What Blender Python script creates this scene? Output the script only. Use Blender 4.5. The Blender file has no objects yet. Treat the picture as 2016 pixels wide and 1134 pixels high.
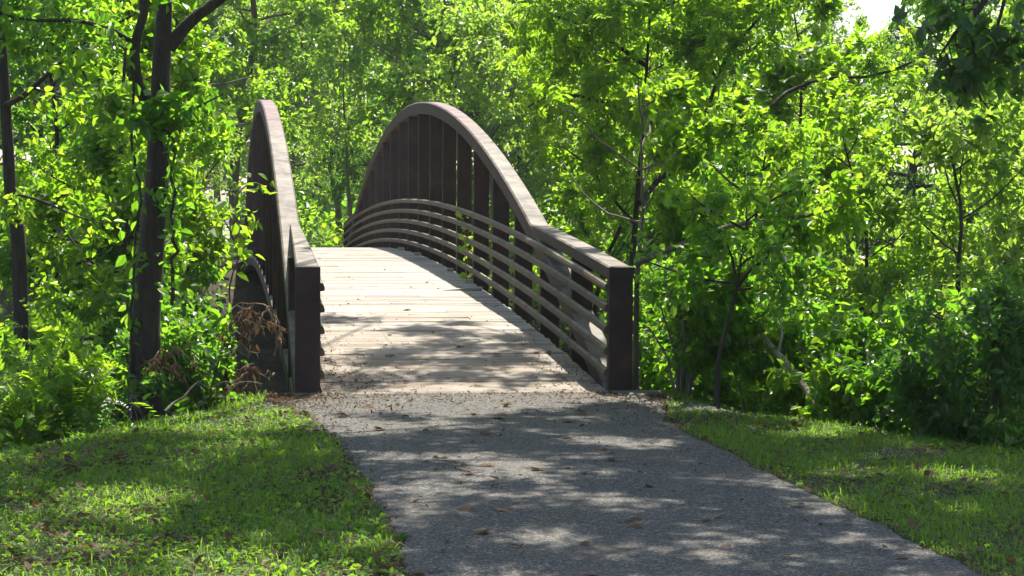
import bpy, math, random
import numpy as np
from mathutils import Vector, Matrix
R = np.random.default_rng
sc = bpy.context.scene
COL = sc.collection
PI = math.pi

# ------------------------------------------------------------------ camera
CAM = np.array([-2.142, -17.663, 1.661]); YAW, PIT, ROL, F = 0.1432, -0.0418, -0.0057, 4000.0
cd = bpy.data.cameras.new('camera'); cam = bpy.data.objects.new('camera', cd); COL.objects.link(cam)
cd.sensor_width = 36; cd.lens = F / 2016 * 36; cd.clip_end = 2000; cd.clip_start = .1
_c, _s = math.cos(YAW), math.sin(YAW)
_r = np.array([_c, -_s, 0]); _f = np.array([_s * math.cos(PIT), _c * math.cos(PIT), math.sin(PIT)]); _u = np.cross(_r, _f)
_cr, _sr = math.cos(ROL), math.sin(ROL)
_r2 = _r * _cr - _u * _sr; _u2 = _u * _cr + _r * _sr
m = Matrix(((_r2[0], _u2[0], -_f[0], CAM[0]), (_r2[1], _u2[1], -_f[1], CAM[1]), (_r2[2], _u2[2], -_f[2], CAM[2]), (0, 0, 0, 1)))
cam.matrix_world = m
sc.camera = cam

def at(px, py, d):
    """world point seen at photo pixel (px, py) at depth d from the camera"""
    a, b = (px - 1008) / F, (567 - py) / F
    return CAM + d * (_f + a * _r2 + b * _u2)

def ground_at(px, py, z=0.0):
    a, b = (px - 1008) / F, (567 - py) / F
    v = _f + a * _r2 + b * _u2
    return CAM + v * ((z - CAM[2]) / v[2])

# ------------------------------------------------------------------ world and sun
HAZE = .00028
SUN = np.array([0.138, 0.52, 0.85]); SUN /= np.linalg.norm(SUN)
w = bpy.data.worlds.new('World'); sc.world = w; w.use_nodes = True
nt = w.node_tree; bg = nt.nodes['Background']
sky = nt.nodes.new('ShaderNodeTexSky'); sky.sky_type = 'NISHITA'; sky.sun_disc = False
sky.sun_elevation = math.asin(SUN[2]); sky.sun_rotation = math.atan2(SUN[0], SUN[1]); sky.air_density = 1.2; sky.dust_density = 1.5
nt.links.new(sky.outputs[0], bg.inputs[0]); bg.inputs[1].default_value = .09
ld = bpy.data.lights.new('sun', 'SUN'); lo = bpy.data.objects.new('sun', ld); COL.objects.link(lo)
ld.energy = 5.0; ld.angle = math.radians(.55); ld.color = (1, .95, .86)
lo.rotation_euler = Vector(-SUN).to_track_quat('-Z', 'Y').to_euler()
sc.view_settings.view_transform = 'Standard'; sc.view_settings.look = 'None'; sc.view_settings.gamma = 1
sc.view_settings.exposure = 1.3
sc.cycles.max_bounces = 8; sc.cycles.diffuse_bounces = 4; sc.cycles.glossy_bounces = 2
sc.cycles.transmission_bounces = 5; sc.cycles.transparent_max_bounces = 4
sc.cycles.caustics_reflective = False; sc.cycles.caustics_refractive = False
sc.cycles.use_denoising = True

# ------------------------------------------------------------------ materials
def node_mat(name):
    m = bpy.data.materials.new(name); m.use_nodes = True
    return m, m.node_tree.nodes, m.node_tree.links, m.node_tree.nodes['Principled BSDF']

def ramp(N, L, fac, stops):
    r = N.new('ShaderNodeValToRGB'); e = r.color_ramp.elements
    while len(e) < len(stops): e.new(.5)
    for k, (p, c) in enumerate(stops):
        e[k].position = p; e[k].color = (*c, 1) if len(c) == 3 else c
    L.new(fac, r.inputs[0]); return r.outputs[0]

def noise(N, L, scale, detail=4, rough=.6, vec=None, dim=None):
    n = N.new('ShaderNodeTexNoise'); n.inputs['Scale'].default_value = scale; n.inputs['Detail'].default_value = detail
    n.inputs['Roughness'].default_value = rough
    if vec is not None: L.new(vec, n.inputs['Vector'])
    return n.outputs['Fac']

def objvec(N, L, scale=(1, 1, 1)):
    t = N.new('ShaderNodeTexCoord'); mp = N.new('ShaderNodeMapping'); mp.inputs['Scale'].default_value = scale
    L.new(t.outputs['Object'], mp.inputs[0]); return mp.outputs[0]

def mix(N, L, fac, a, b, mode='MIX'):
    x = N.new('ShaderNodeMix'); x.data_type = 'RGBA'; x.blend_type = mode
    for k, v in ((0, fac), (6, a), (7, b)):
        if hasattr(v, 'links') or hasattr(v, 'node'): L.new(v, x.inputs[k])
        else: x.inputs[k].default_value = v if k == 0 else (*v, 1)
    return x.outputs[2]

def bump(N, L, P, h, strength, dist=.02):
    b = N.new('ShaderNodeBump'); b.inputs['Strength'].default_value = strength; b.inputs['Distance'].default_value = dist
    L.new(h, b.inputs['Height']); L.new(b.outputs[0], P.inputs['Normal'])

def leaf_mat(name, cols, trans, tw=.5, rough=.42, spec=.5):
    m, N, L, P = node_mat(name)
    g = N.new('ShaderNodeNewGeometry'); oi = N.new('ShaderNodeObjectInfo')
    c = ramp(N, L, g.outputs['Random Per Island'], [(k / (len(cols) - 1), x) for k, x in enumerate(cols)])
    t = ramp(N, L, g.outputs['Random Per Island'], [(k / (len(trans) - 1), x) for k, x in enumerate(trans)])
    L.new(c, P.inputs['Base Color']); P.inputs['Roughness'].default_value = rough
    P.inputs['Specular IOR Level'].default_value = spec
    tr = N.new('ShaderNodeBsdfTranslucent'); L.new(t, tr.inputs[0])
    mx = N.new('ShaderNodeMixShader'); mx.inputs[0].default_value = tw
    L.new(P.outputs[0], mx.inputs[1]); L.new(tr.outputs[0], mx.inputs[2])
    L.new(mx.outputs[0], N['Material Output'].inputs[0]); return m

M = {}
M['leaf_bright'] = leaf_mat('leaf_bright', [(.055, .115, .012), (.08, .145, .018), (.11, .165, .022), (.062, .125, .016)],
                            [(.22, .48, .012), (.35, .62, .018), (.48, .68, .035), (.27, .55, .016)], .57, .36)
M['leaf_yellow'] = leaf_mat('leaf_yellow', [(.06, .12, .012), (.085, .145, .018), (.11, .165, .022)], [(.25, .52, .012), (.37, .64, .018), (.50, .70, .03)], .58, .36)
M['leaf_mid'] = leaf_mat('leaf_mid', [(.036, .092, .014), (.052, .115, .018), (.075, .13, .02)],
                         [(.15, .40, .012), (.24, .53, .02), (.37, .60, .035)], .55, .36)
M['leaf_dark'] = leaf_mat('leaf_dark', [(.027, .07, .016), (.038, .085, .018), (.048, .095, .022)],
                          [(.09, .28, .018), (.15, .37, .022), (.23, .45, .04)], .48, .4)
M['leaf_pale'] = leaf_mat('leaf_pale', [(.08, .145, .028), (.10, .155, .034), (.115, .165, .04)],
                          [(.30, .56, .035), (.40, .62, .055), (.46, .66, .065)], .54, .4)
M['leaf_dry'] = leaf_mat('leaf_dry', [(.06, .036, .02), (.12, .072, .04), (.20, .135, .08)],
                         [(.12, .065, .028), (.2, .11, .045), (.28, .18, .08)], .22, .8, .2)
M['grass'] = leaf_mat('grass', [(.05, .11, .012), (.075, .14, .018), (.10, .15, .022), (.06, .12, .015)],
                      [(.19, .43, .012), (.29, .54, .02), (.40, .60, .03), (.24, .48, .02)], .46, .5, .35)
M['clover'] = leaf_mat('clover', [(.045, .105, .02), (.07, .135, .025), (.085, .15, .03)],
                       [(.20, .44, .02), (.30, .54, .03), (.38, .58, .04)], .45, .6, .25)

def bark(name, a, b, sc_=(14, 14, 3)):
    m, N, L, P = node_mat(name)
    v = objvec(N, L, sc_); n = noise(N, L, 1.6, 6, .65, v); n2 = noise(N, L, .5, 3, .5, v)
    c = ramp(N, L, n, [(.3, a), (.7, b)])
    c = mix(N, L, ramp(N, L, n2, [(.55, (0, 0, 0)), (.8, (.4, .4, .4))]), c, (.08, .085, .06))
    L.new(c, P.inputs['Base Color']); P.inputs['Roughness'].default_value = .9
    bump(N, L, P, n, .9, .03); return m
M['bark_dark'] = bark('bark_dark', (.014, .010, .008), (.06, .043, .031))
M['bark_grey'] = bark('bark_grey', (.07, .055, .04), (.2, .17, .13))
M['bark_pale'] = bark('bark_pale', (.16, .13, .09), (.36, .31, .24))
M['twig_dry'] = bark('twig_dry', (.16, .08, .04), (.34, .2, .11))

def steel(name, cols, ca, cb, lo_amt):
    m, N, L, P = node_mat(name)
    t = N.new('ShaderNodeTexCoord'); v = t.outputs['Object']
    n = noise(N, L, 2.2, 6, .7, v); fine = noise(N, L, 60, 3, .7, v)
    base = ramp(N, L, n, list(zip((.3, .55, .75), cols)))
    # lichen and dust settle on upward faces
    g = N.new('ShaderNodeNewGeometry'); sx = N.new('ShaderNodeSeparateXYZ'); L.new(g.outputs['Normal'], sx.inputs[0])
    sp = N.new('ShaderNodeSeparateXYZ'); L.new(v, sp.inputs[0])
    up = N.new('ShaderNodeMapRange'); L.new(sx.outputs[2], up.inputs[0])
    up.inputs[1].default_value = .2; up.inputs[2].default_value = .8
    n2 = noise(N, L, 3.5, 7, .72, v)
    lich = ramp(N, L, n2, [(.36, (.1, .1, .1)), (.6, (1, 1, 1))])
    mul = N.new('ShaderNodeMath'); mul.operation = 'MULTIPLY'; L.new(up.outputs[0], mul.inputs[0]); L.new(lich, mul.inputs[1])
    # grime belt: below about 2.9 m the tops are crusted, the crown of the arch is washed clean
    ad = N.new('ShaderNodeMath'); ad.operation = 'ADD'; L.new(sp.outputs[2], ad.inputs[0])
    nn = noise(N, L, 1.3, 5, .6, v); L.new(nn, ad.inputs[1])
    lo_ = N.new('ShaderNodeMapRange'); L.new(ad.outputs[0], lo_.inputs[0])
    lo_.inputs[1].default_value = 3.0; lo_.inputs[2].default_value = 3.35; lo_.inputs[3].default_value = lo_amt; lo_.inputs[4].default_value = .12
    m2 = N.new('ShaderNodeMath'); m2.operation = 'MULTIPLY'; L.new(mul.outputs[0], m2.inputs[0]); L.new(lo_.outputs[0], m2.inputs[1])
    crust = ramp(N, L, fine, [(.3, ca), (.7, cb)])
    c = mix(N, L, m2.outputs[0], base, crust)
    # sun-bleached paint on the crown of the arch
    hi = N.new('ShaderNodeMath'); hi.operation = 'SUBTRACT'; L.new(mul.outputs[0], hi.inputs[0]); L.new(m2.outputs[0], hi.inputs[1]); hi.use_clamp = True
    c = mix(N, L, hi.outputs[0], c, (.20, .13, .115))
    # faint rust flecks and moss streaks
    st = noise(N, L, 1.0, 4, .6, objvec(N, L, (18, 18, 1.2)))
    c = mix(N, L, ramp(N, L, st, [(.58, (0, 0, 0)), (.78, (.45, .45, .45))]), c, (.085, .07, .048))
    L.new(c, P.inputs['Base Color']); P.inputs['Specular IOR Level'].default_value = .28
    rr = ramp(N, L, fine, [(.3, (.6, .6, .6)), (.7, (.85, .85, .85))]); L.new(rr, P.inputs['Roughness'])
    bump(N, L, P, fine, .25, .004); return m
M['steel'] = steel('brown_steel', ((.028, .017, .014), (.048, .028, .023), (.078, .045, .037)), (.11, .098, .075), (.32, .29, .225), .9)
M['rail_steel'] = steel('lichened_steel', ((.056, .041, .027), (.098, .074, .047), (.155, .122, .08)), (.16, .135, .085), (.38, .335, .22), .95)

def wood():
    m, N, L, P = node_mat('weathered_planks')
    g = N.new('ShaderNodeNewGeometry')
    v = objvec(N, L, (1.2, 22, 10)); n = noise(N, L, 3, 7, .7, v)
    big = noise(N, L, .9, 4, .6, objvec(N, L, (1, 1, 1)))
    c = ramp(N, L, g.outputs['Random Per Island'], [(0, (.22, .19, .155)), (.3, (.35, .315, .27)), (.6, (.42, .385, .335)), (.85, (.38, .345, .30)), (1, (.27, .235, .195))])
    gr = ramp(N, L, n, [(.25, (.32, .30, .28)), (.5, (.88, .87, .86)), (.8, (1.12, 1.12, 1.1))])
    c = mix(N, L, 1.0, c, gr, 'MULTIPLY')
    c = mix(N, L, ramp(N, L, big, [(.45, (0, 0, 0)), (.75, (.45, .45, .45))]), c, (.27, .22, .17))
    # tracked-on dirt from the path, thinning out over the first metres
    sp = N.new('ShaderNodeSeparateXYZ'); tc = N.new('ShaderNodeTexCoord'); L.new(tc.outputs['Object'], sp.inputs[0])
    mr = N.new('ShaderNodeMapRange'); L.new(sp.outputs[1], mr.inputs[0]); mr.inputs[1].default_value = 0; mr.inputs[2].default_value = 9; mr.inputs[3].default_value = .34; mr.inputs[4].default_value = -.12
    d1 = noise(N, L, 2.4, 7, .7, objvec(N, L, (1, .8, 1))); ad = N.new('ShaderNodeMath'); ad.operation = 'ADD'; L.new(d1, ad.inputs[0]); L.new(mr.outputs[0], ad.inputs[1])
    c = mix(N, L, ramp(N, L, ad.outputs[0], [(.48, (0, 0, 0)), (.9, (.85, .85, .85))]), c, (.19, .145, .10))
    L.new(c, P.inputs['Base Color']); P.inputs['Roughness'].default_value = .85; P.inputs['Specular IOR Level'].default_value = .25
    bump(N, L, P, n, .5, .006); return m
M['wood'] = wood()

def asphalt():
    m, N, L, P = node_mat('asphalt')
    v = objvec(N, L)
    n = noise(N, L, 110, 4, .85, v); n2 = noise(N, L, 1.3, 6, .65, v); n3 = noise(N, L, 45, 4, .7, v)
    vo = N.new('ShaderNodeTexVoronoi'); vo.inputs['Scale'].default_value = 95; L.new(v, vo.inputs['Vector'])
    sv = N.new('ShaderNodeSeparateColor'); L.new(vo.outputs['Color'], sv.inputs[0])
    c = ramp(N, L, n, [(.33, (.008, .0077, .0072)), (.47, (.034, .032, .029)), (.58, (.095, .089, .078)), (.68, (.34, .315, .27))])
    c = mix(N, L, .6, c, ramp(N, L, sv.outputs[0], [(0, (.008, .0077, .0072)), (.45, (.036, .034, .031)), (.75, (.105, .098, .085)), (1, (.36, .33, .27))]))
    c = mix(N, L, ramp(N, L, n2, [(.4, (0, 0, 0)), (.7, (.35, .35, .35))]), c, (.15, .13, .105))
    # pine straw dust gathered in patches
    v2 = objvec(N, L, (1, 1, 1)); d = noise(N, L, .8, 5, .7, v2)
    c = mix(N, L, ramp(N, L, d, [(.55, (0, 0, 0)), (.75, (.5, .5, .5))]), c, ramp(N, L, n3, [(.45, (.08, .055, .035)), (.7, (.22, .15, .10))]))
    L.new(c, P.inputs['Base Color']); P.inputs['Roughness'].default_value = .92; P.inputs['Specular IOR Level'].default_value = .3
    bump(N, L, P, sv.outputs[1], .8, .006); return m
M['asphalt'] = asphalt()

def soil(name, a, b, c_):
    m, N, L, P = node_mat(name)
    v = objvec(N, L); n = noise(N, L, 3, 8, .75, v); n2 = noise(N, L, 70, 4, .8, v)
    c = ramp(N, L, n, [(.35, a), (.5, b), (.68, c_)])
    c = mix(N, L, 1.0, c, ramp(N, L, n2, [(.3, (.35, .33, .3)), (.5, (1, 1, 1)), (.75, (1.5, 1.4, 1.3))]), 'MULTIPLY')
    L.new(c, P.inputs['Base Color']); P.inputs['Roughness'].default_value = .95; P.inputs['Specular IOR Level'].default_value = .2
    bump(N, L, P, n2, .9, .02); return m
M['soil'] = soil('soil', (.035, .028, .018), (.06, .05, .028), (.12, .09, .058))
M['far_lawn'] = soil('far_lawn', (.07, .13, .025), (.10, .17, .035), (.13, .19, .05))
M['gravel'] = soil('gravel', (.16, .15, .13), (.24, .22, .2), (.33, .31, .28))
M['concrete'] = soil('concrete', (.18, .165, .14), (.25, .23, .2), (.33, .30, .26))
M['dark_stone'] = soil('dark_stone', (.035, .032, .026), (.06, .055, .045), (.10, .095, .08))
M['far_path'] = soil('far_path', (.3, .28, .25), (.36, .34, .31), (.42, .4, .37))

# ------------------------------------------------------------------ mesh helpers
class MB:
    def __init__(s): s.v = []; s.q = []; s.t = []; s.n = 0
    def add(s, v, q=None, t=None):
        v = np.asarray(v, np.float32).reshape(-1, 3)
        if q is not None and len(q): s.q.append(np.asarray(q, np.int64).reshape(-1, 4) + s.n)
        if t is not None and len(t): s.t.append(np.asarray(t, np.int64).reshape(-1, 3) + s.n)
        s.v.append(v); s.n += len(v); return s
    def mesh(s, name, mats, smooth=False, off=(0, 0, 0)):
        v = np.concatenate(s.v) - np.asarray(off, np.float32)
        q = np.concatenate(s.q) if s.q else np.zeros((0, 4), np.int64); t = np.concatenate(s.t) if s.t else np.zeros((0, 3), np.int64)
        me = bpy.data.meshes.new(name)
        me.vertices.add(len(v)); me.vertices.foreach_set('co', v.astype(np.float32).ravel())
        loops = np.concatenate([q.ravel(), t.ravel()]); me.loops.add(len(loops)); me.loops.foreach_set('vertex_index', loops.astype(np.int32))
        nf = len(q) + len(t); me.polygons.add(nf)
        st = np.concatenate([np.arange(len(q)) * 4, len(q) * 4 + np.arange(len(t)) * 3]); me.polygons.foreach_set('loop_start', st.astype(np.int32))
        me.polygons.foreach_set('use_smooth', np.full(nf, smooth, bool))
        me.update(calc_edges=True); me.validate()
        for mm in (mats if isinstance(mats, list) else [mats]): me.materials.append(mm)
        return me

def obj(name, mb, mat, parent=None, smooth=False, off=(0, 0, 0)):
    me = mb.mesh(name, mat, smooth, off) if isinstance(mb, MB) else mb
    o = bpy.data.objects.new(name, me); COL.objects.link(o)
    if parent is not None: o.parent = parent
    else: o.location = off
    return o

def tag(o, label=None, cat=None, group=None, kind=None):
    for k, x in (('label', label), ('category', cat), ('group', group), ('kind', kind)):
        if x: o[k] = x
    return o

def thing(name, label, cat, loc=(0, 0, 0), group=None):
    o = bpy.data.objects.new(name, None); COL.objects.link(o); o.location = loc; o.empty_display_size = .2
    return tag(o, label, cat, group)

def box(mb, x0, x1, y0, y1, z0, z1, bev=.0):
    """box with chamfered upright and top edges"""
    b = min(bev, (x1 - x0) * .45, (y1 - y0) * .45, (z1 - z0) * .45)
    if b <= 0:
        v = [(x, y, z) for z in (z0, z1) for x, y in ((x0, y0), (x1, y0), (x1, y1), (x0, y1))]
        mb.add(v, [(0, 3, 2, 1), (4, 5, 6, 7)] + [(k, (k + 1) % 4, 4 + (k + 1) % 4, 4 + k) for k in range(4)]); return
    def ring(ix, z):
        a0, a1, c0, c1 = x0 + ix, x1 - ix, y0 + ix, y1 - ix; e = b
        return [(a0 + e, c0, z), (a1 - e, c0, z), (a1, c0 + e, z), (a1, c1 - e, z), (a1 - e, c1, z), (a0 + e, c1, z), (a0, c1 - e, z), (a0, c0 + e, z)]
    rr = [ring(b * .9, z0), ring(0, z0 + b), ring(0, z1 - b), ring(b * .9, z1)]
    v = sum(rr, []); q = []
    for k in range(3):
        for j in range(8): q.append((k * 8 + j, k * 8 + (j + 1) % 8, (k + 1) * 8 + (j + 1) % 8, (k + 1) * 8 + j))
    o = 24; q += [(o + 0, o + 1, o + 2, o + 7), (o + 7, o + 2, o + 3, o + 6), (o + 6, o + 3, o + 4, o + 5)]
    q += [(7, 2, 1, 0), (6, 3, 2, 7), (5, 4, 3, 6)]
    mb.add(v, q)

def sweep(mb, pts, prof, cap=True):
    """sweep an (x, z) profile along a path in the YZ plane; x across, z along the path's normal"""
    pts = np.asarray(pts, float); prof = np.asarray(prof, float); n, k = len(pts), len(prof)
    tg = np.gradient(pts, axis=0); tg /= np.linalg.norm(tg, axis=1)[:, None]
    nm = np.stack([np.zeros(n), -tg[:, 2], tg[:, 1]], 1)
    v = pts[:, None, :] + prof[None, :, 0, None] * np.array([1, 0, 0]) + prof[None, :, 1, None] * nm[:, None, :]
    i, j = np.meshgrid(np.arange(n - 1), np.arange(k), indexing='ij')
    a = i * k + j; b = i * k + (j + 1) % k
    q = np.stack([a, b, b + k, a + k], -1).reshape(-1, 4)
    c0 = len(v.reshape(-1, 3)); vv = np.concatenate([v.reshape(-1, 3), pts[[0, -1]] + np.array([prof[:, 0].mean(), 0, 0]) + nm[[0, -1]] * prof[:, 1].mean()])
    t = [(c0, (j + 1) % k, j) for j in range(k)] + [(c0 + 1, (n - 1) * k + j, (n - 1) * k + (j + 1) % k) for j in range(k)]
    mb.add(vv, q, t if cap else None)

def rprof(x0, x1, z0, z1, b):
    return [(x0 + b, z0), (x1 - b, z0), (x1, z0 + b), (x1, z1 - b), (x1 - b, z1), (x0 + b, z1), (x0, z1 - b), (x0, z0 + b)]

def tube(mb, pts, rad, sides=6, rng=None, rough=0):
    pts = np.asarray(pts, float); n = len(pts); rad = np.broadcast_to(np.asarray(rad, float), (n,))
    tg = np.gradient(pts, axis=0); tg /= np.linalg.norm(tg, axis=1)[:, None] + 1e-9
    ref = np.array([0, 0, 1.]) if abs(tg[0, 2]) < .8 else np.array([1., 0, 0])
    a = np.cross(tg, ref); a /= np.linalg.norm(a, axis=1)[:, None] + 1e-9; b = np.cross(tg, a)
    th = np.linspace(0, 2 * PI, sides, endpoint=False)
    rr = rad[:, None] * np.ones(sides)
    if rng is not None and rough: rr = rr * (1 + rough * rng.normal(size=(n, sides)) + rough * 1.5 * rng.normal(size=sides)[None])
    v = pts[:, None] + rr[..., None] * (np.cos(th)[None, :, None] * a[:, None] + np.sin(th)[None, :, None] * b[:, None])
    i, j = np.meshgrid(np.arange(n - 1), np.arange(sides), indexing='ij'); p = i * sides + j; q_ = i * sides + (j + 1) % sides
    vv = np.concatenate([v.reshape(-1, 3), pts[-1:] + tg[-1] * rad[-1]]); e = n * sides
    mb.add(vv, np.stack([p, p + sides, q_ + sides, q_], -1).reshape(-1, 4), [((n - 1) * sides + (k + 1) % sides, (n - 1) * sides + k, e) for k in range(sides)])

def spline(pts, n):
    pts = np.asarray(pts, float); k = len(pts); t = np.linspace(0, k - 1, n)
    P = np.concatenate([2 * pts[:1] - pts[1:2], pts, 2 * pts[-1:] - pts[-2:-1]])
    i = np.minimum(t.astype(int), k - 2); u = (t - i)[:, None]
    a, b, c, d = P[i], P[i + 1], P[i + 2], P[i + 3]
    return .5 * ((2 * b) + (c - a) * u + (2 * a - 5 * b + 4 * c - d) * u ** 2 + (3 * b - a - 3 * c + d) * u ** 3)

# ------------------------------------------------------------------ leaf templates: unit length along y, normal z
def blade(p, d, ln, wd, fold=.10, droop=.12):
    d = np.array(d, float); d /= np.linalg.norm(d); s = np.array([d[1], -d[0], 0]); z = np.array([0, 0, 1.]); p = np.array(p, float)
    f = lambda u, w_, h: p + d * ln * u + s * w_ * wd * ln + z * (h * ln)
    v = [f(0, 0, 0), f(.3, -.5, fold), f(.68, -.36, fold - droop * .4), f(1, 0, -droop), f(.68, .36, fold - droop * .4), f(.3, .5, fold)]
    return v, [(0, 3, 2, 1), (0, 5, 4, 3)]
def template(parts):
    v, q = [], []
    for a in parts:
        vv, qq = blade(*a); q += [tuple(i + len(v) for i in x) for x in qq]; v += vv
    return np.array(v), np.array(q)
T_OVATE = template([((0, 0, 0), (0, 1, 0), 1, .62)])
T_NARROW = template([((0, 0, 0), (0, 1, 0), 1, .34, .06, .2)])
T_COMP = template([((0, .22, 0), (-.9, .55, 0), .40, .46, .06, .25), ((0, .22, 0), (.9, .55, 0), .40, .46, .06, .25), ((0, .46, -.03), (-.75, .7, 0), .44, .46, .06, .25),
                   ((0, .46, -.03), (.75, .7, 0), .44, .46, .06, .25), ((0, .55, -.05), (0, 1, 0), .48, .48, .06, .25)])
T_TRI = template([((0, .1, 0), (-1, .25, 0), .5, .8, .05, .1), ((0, .1, 0), (1, .25, 0), .5, .8, .05, .1), ((0, .15, 0), (0, 1, 0), .55, .8, .05, .1)])
T_FROND = template([((0, .12 + .12 * k, -.012 * k * k), (s_ * (1 - .05 * k), .55, 0), .26 - .02 * k, .5, .04, .1) for k in range(7) for s_ in (-1, 1)])
T_LOBED = template([((0, 0, 0), (0, 1, 0), 1, .5, .05, .1), ((0, .06, 0), (-.8, .8, 0), .78, .5, .04, .12), ((0, .06, 0), (.8, .8, 0), .78, .5, .04, .12),
                    ((0, .02, 0), (-1, .05, 0), .5, .6, .02, .1), ((0, .02, 0), (1, .05, 0), .5, .6, .02, .1)])

def unit(a): return a / (np.linalg.norm(a, axis=-1, keepdims=True) + 1e-9)

def leaves(mb, rng, pos, dirs, size, tmpl, up=.8, jit=.6, droop=.3, var=.42):
    T, Q = tmpl; n = len(pos)
    if n == 0: return
    d = dirs + rng.normal(size=(n, 3)) * jit; d[:, 2] -= droop; d = unit(d)
    nrm = np.array([0, 0, up]) + rng.normal(size=(n, 3)) * .5; nrm = nrm - (nrm * d).sum(1, keepdims=True) * d; nrm = unit(nrm)
    s = np.cross(d, nrm); sz = size * (1 + var * rng.uniform(-1, 1, n))[:, None, None]
    v = pos[:, None] + sz * (T[None, :, 0, None] * s[:, None] + T[None, :, 1, None] * d[:, None] + T[None, :, 2, None] * nrm[:, None])
    q = (np.arange(n)[:, None, None] * len(T) + Q[None]).reshape(-1, 4)
    mb.add(v.reshape(-1, 3), q)

# ------------------------------------------------------------------ tree generator (local coordinates, base at the origin)
CUR = [None]
def clear_of_bridge(p):
    """False inside the clearance kept trimmed around the bridge"""
    p = np.atleast_2d(p)
    if CUR[0] is None: return np.ones(len(p), bool)
    x, y, z = (p + CUR[0]).T
    return ~((x > -2.02) & (x < 1.80) & (y > -.9) & (y < 39) & (z < 5.5))

def twiggery(wood_mb, rng, limb, r, L, n_sub, tw, acc, start=.25, up=.25, sub_len=.45):
    """side branches and twigs on a limb; collects leaf positions and directions in acc"""
    k = len(limb)
    for i in range(n_sub):
        t = start + (1 - start) * (i + rng.uniform(0, 1)) / n_sub; f = t * (k - 1); a = min(int(f), k - 2)
        p = limb[a] + (limb[a + 1] - limb[a]) * (f - a); d0 = unit(limb[a + 1] - limb[a])
        if not clear_of_bridge(p)[0]: continue
        side = unit(np.cross(d0, rng.normal(size=3))); d = unit(d0 * .55 + side * .9 + np.array([0, 0, up * rng.uniform(-.6, 1.2)]))
        ln = L * sub_len * (1.1 - .55 * t) * rng.uniform(.6, 1.25)
        sub = [p]
        for s in range(4): d = unit(d + rng.normal(size=3) * .16 + np.array([0, 0, -.02])); sub.append(sub[-1] + d * ln / 4)
        sub = np.array(sub)
        if not clear_of_bridge(sub[2])[0] or not clear_of_bridge(sub[4])[0]: continue
        tube(wood_mb, sub, np.linspace(r * .32 * (1.1 - .6 * t), .004, 5), 4)
        for j in range(tw):
            u = .2 + .8 * (j + rng.uniform()) / tw; f2 = u * 4; b = min(int(f2), 3); q = sub[b] + (sub[b + 1] - sub[b]) * (f2 - b)
            e = unit(unit(sub[b + 1] - sub[b]) * .6 + unit(rng.normal(size=3)) * .9); l2 = ln * .42 * rng.uniform(.5, 1.2)
            tw_ = np.array([q, q + e * l2 * .5, q + e * l2 + np.array([0, 0, -.12 * l2])]); 
            if not clear_of_bridge(tw_[2])[0]: continue
            tube(wood_mb, tw_, [.0045, .0035, .002], 3); acc.append((tw_[0], tw_[2])); 
        acc.append((sub[2], sub[4]))

def foliage(rng, acc, n, size, tmpl, spread=.05, **kw):
    mb = MB(); A = np.array([a for a, b in acc]); B = np.array([b for a, b in acc])
    ln = np.linalg.norm(B - A, axis=1); idx = rng.choice(len(A), n, p=ln / ln.sum()); t = rng.uniform(0, 1.05, n)[:, None]
    pos = A[idx] + (B[idx] - A[idx]) * t + rng.normal(size=(n, 3)) * spread
    dirs = unit(B[idx] - A[idx]) * .6 + unit(rng.normal(size=(n, 3))) * .7
    k = clear_of_bridge(pos + dirs * size * .5); leaves(mb, rng, pos[k], dirs[k], size, tmpl, **kw); return mb

def build_tree(rng, H, r, spread, h0, n_limb, n_leaf, size, tmpl, lean=(0, 0), limbs=(), trunk=None, flat=0., n_sub=6, tw=4, top=1., sides=9, prof='round', up=.45, sp=.06, **kw):
    wd = MB(); acc = []
    if trunk is None:
        z = np.linspace(0, 1, 9); wob = np.cumsum(rng.normal(size=(9, 2)) * .018 * H, 0); wob -= wob[0]
        tr = np.stack([lean[0] * z ** 1.2 * H + wob[:, 0], lean[1] * z ** 1.2 * H + wob[:, 1], z * H], 1)
        tr[0, 2] = -.3
    else: tr = np.asarray(trunk, float)
    tr = spline(tr, 22); k = len(tr)
    rr = r * (1 - np.linspace(0, 1, k) ** .9 * .85); rr[0] *= 1.5; rr[1] *= 1.12
    tube(wd, tr, rr, sides, rng, .035)
    for i in range(n_limb):
        t = h0 + (top - h0) * (i + rng.uniform(0, 1)) / n_limb; f = t * (k - 1); a = min(int(f), k - 2)
        p = tr[a] + (tr[a + 1] - tr[a]) * (f - a); az = i * 2.4 + rng.uniform(-.5, .5)
        u = (t - h0) / (1 - h0 + 1e-6)
        pr = math.sqrt(max(.05, 1 - (1.6 * (u - .38)) ** 2)) if prof == 'round' else (1.05 - .9 * u)
        L = spread * pr * rng.uniform(.75, 1.15); el = (up * (.2 + u) + rng.uniform(-.15, .25)) * (1 - flat)
        d = np.array([math.cos(az) * math.cos(el), math.sin(az) * math.cos(el), math.sin(el)]); lp = [p]
        for s in range(6): d = unit(d + rng.normal(size=3) * .13 + np.array([0, 0, .05 * (1 - flat)])); lp.append(lp[-1] + d * L / 6)
        lp = np.array(lp); tube(wd, lp, np.linspace(max(.012, rr[a] * .5), .006, 7), 5)
        twiggery(wd, rng, lp, rr[a] * .5, L, n_sub, tw, acc, up=up)
    for pts, r0, dens, *ex in limbs:
        lp = spline(pts, 12); L = np.linalg.norm(np.diff(lp, axis=0), axis=1).sum()
        tube(wd, lp, np.linspace(r0, r0 * .35, 12), 7, rng, .03)
        if dens: twiggery(wd, rng, lp, r0, ex[0] if ex else max(.8, L * .55), dens, tw, acc, start=ex[1] if len(ex) > 1 else .12, up=.3)
    cr = foliage(rng, acc, n_leaf, size, tmpl, spread=sp, **kw) if n_leaf else None
    return wd, cr

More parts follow.
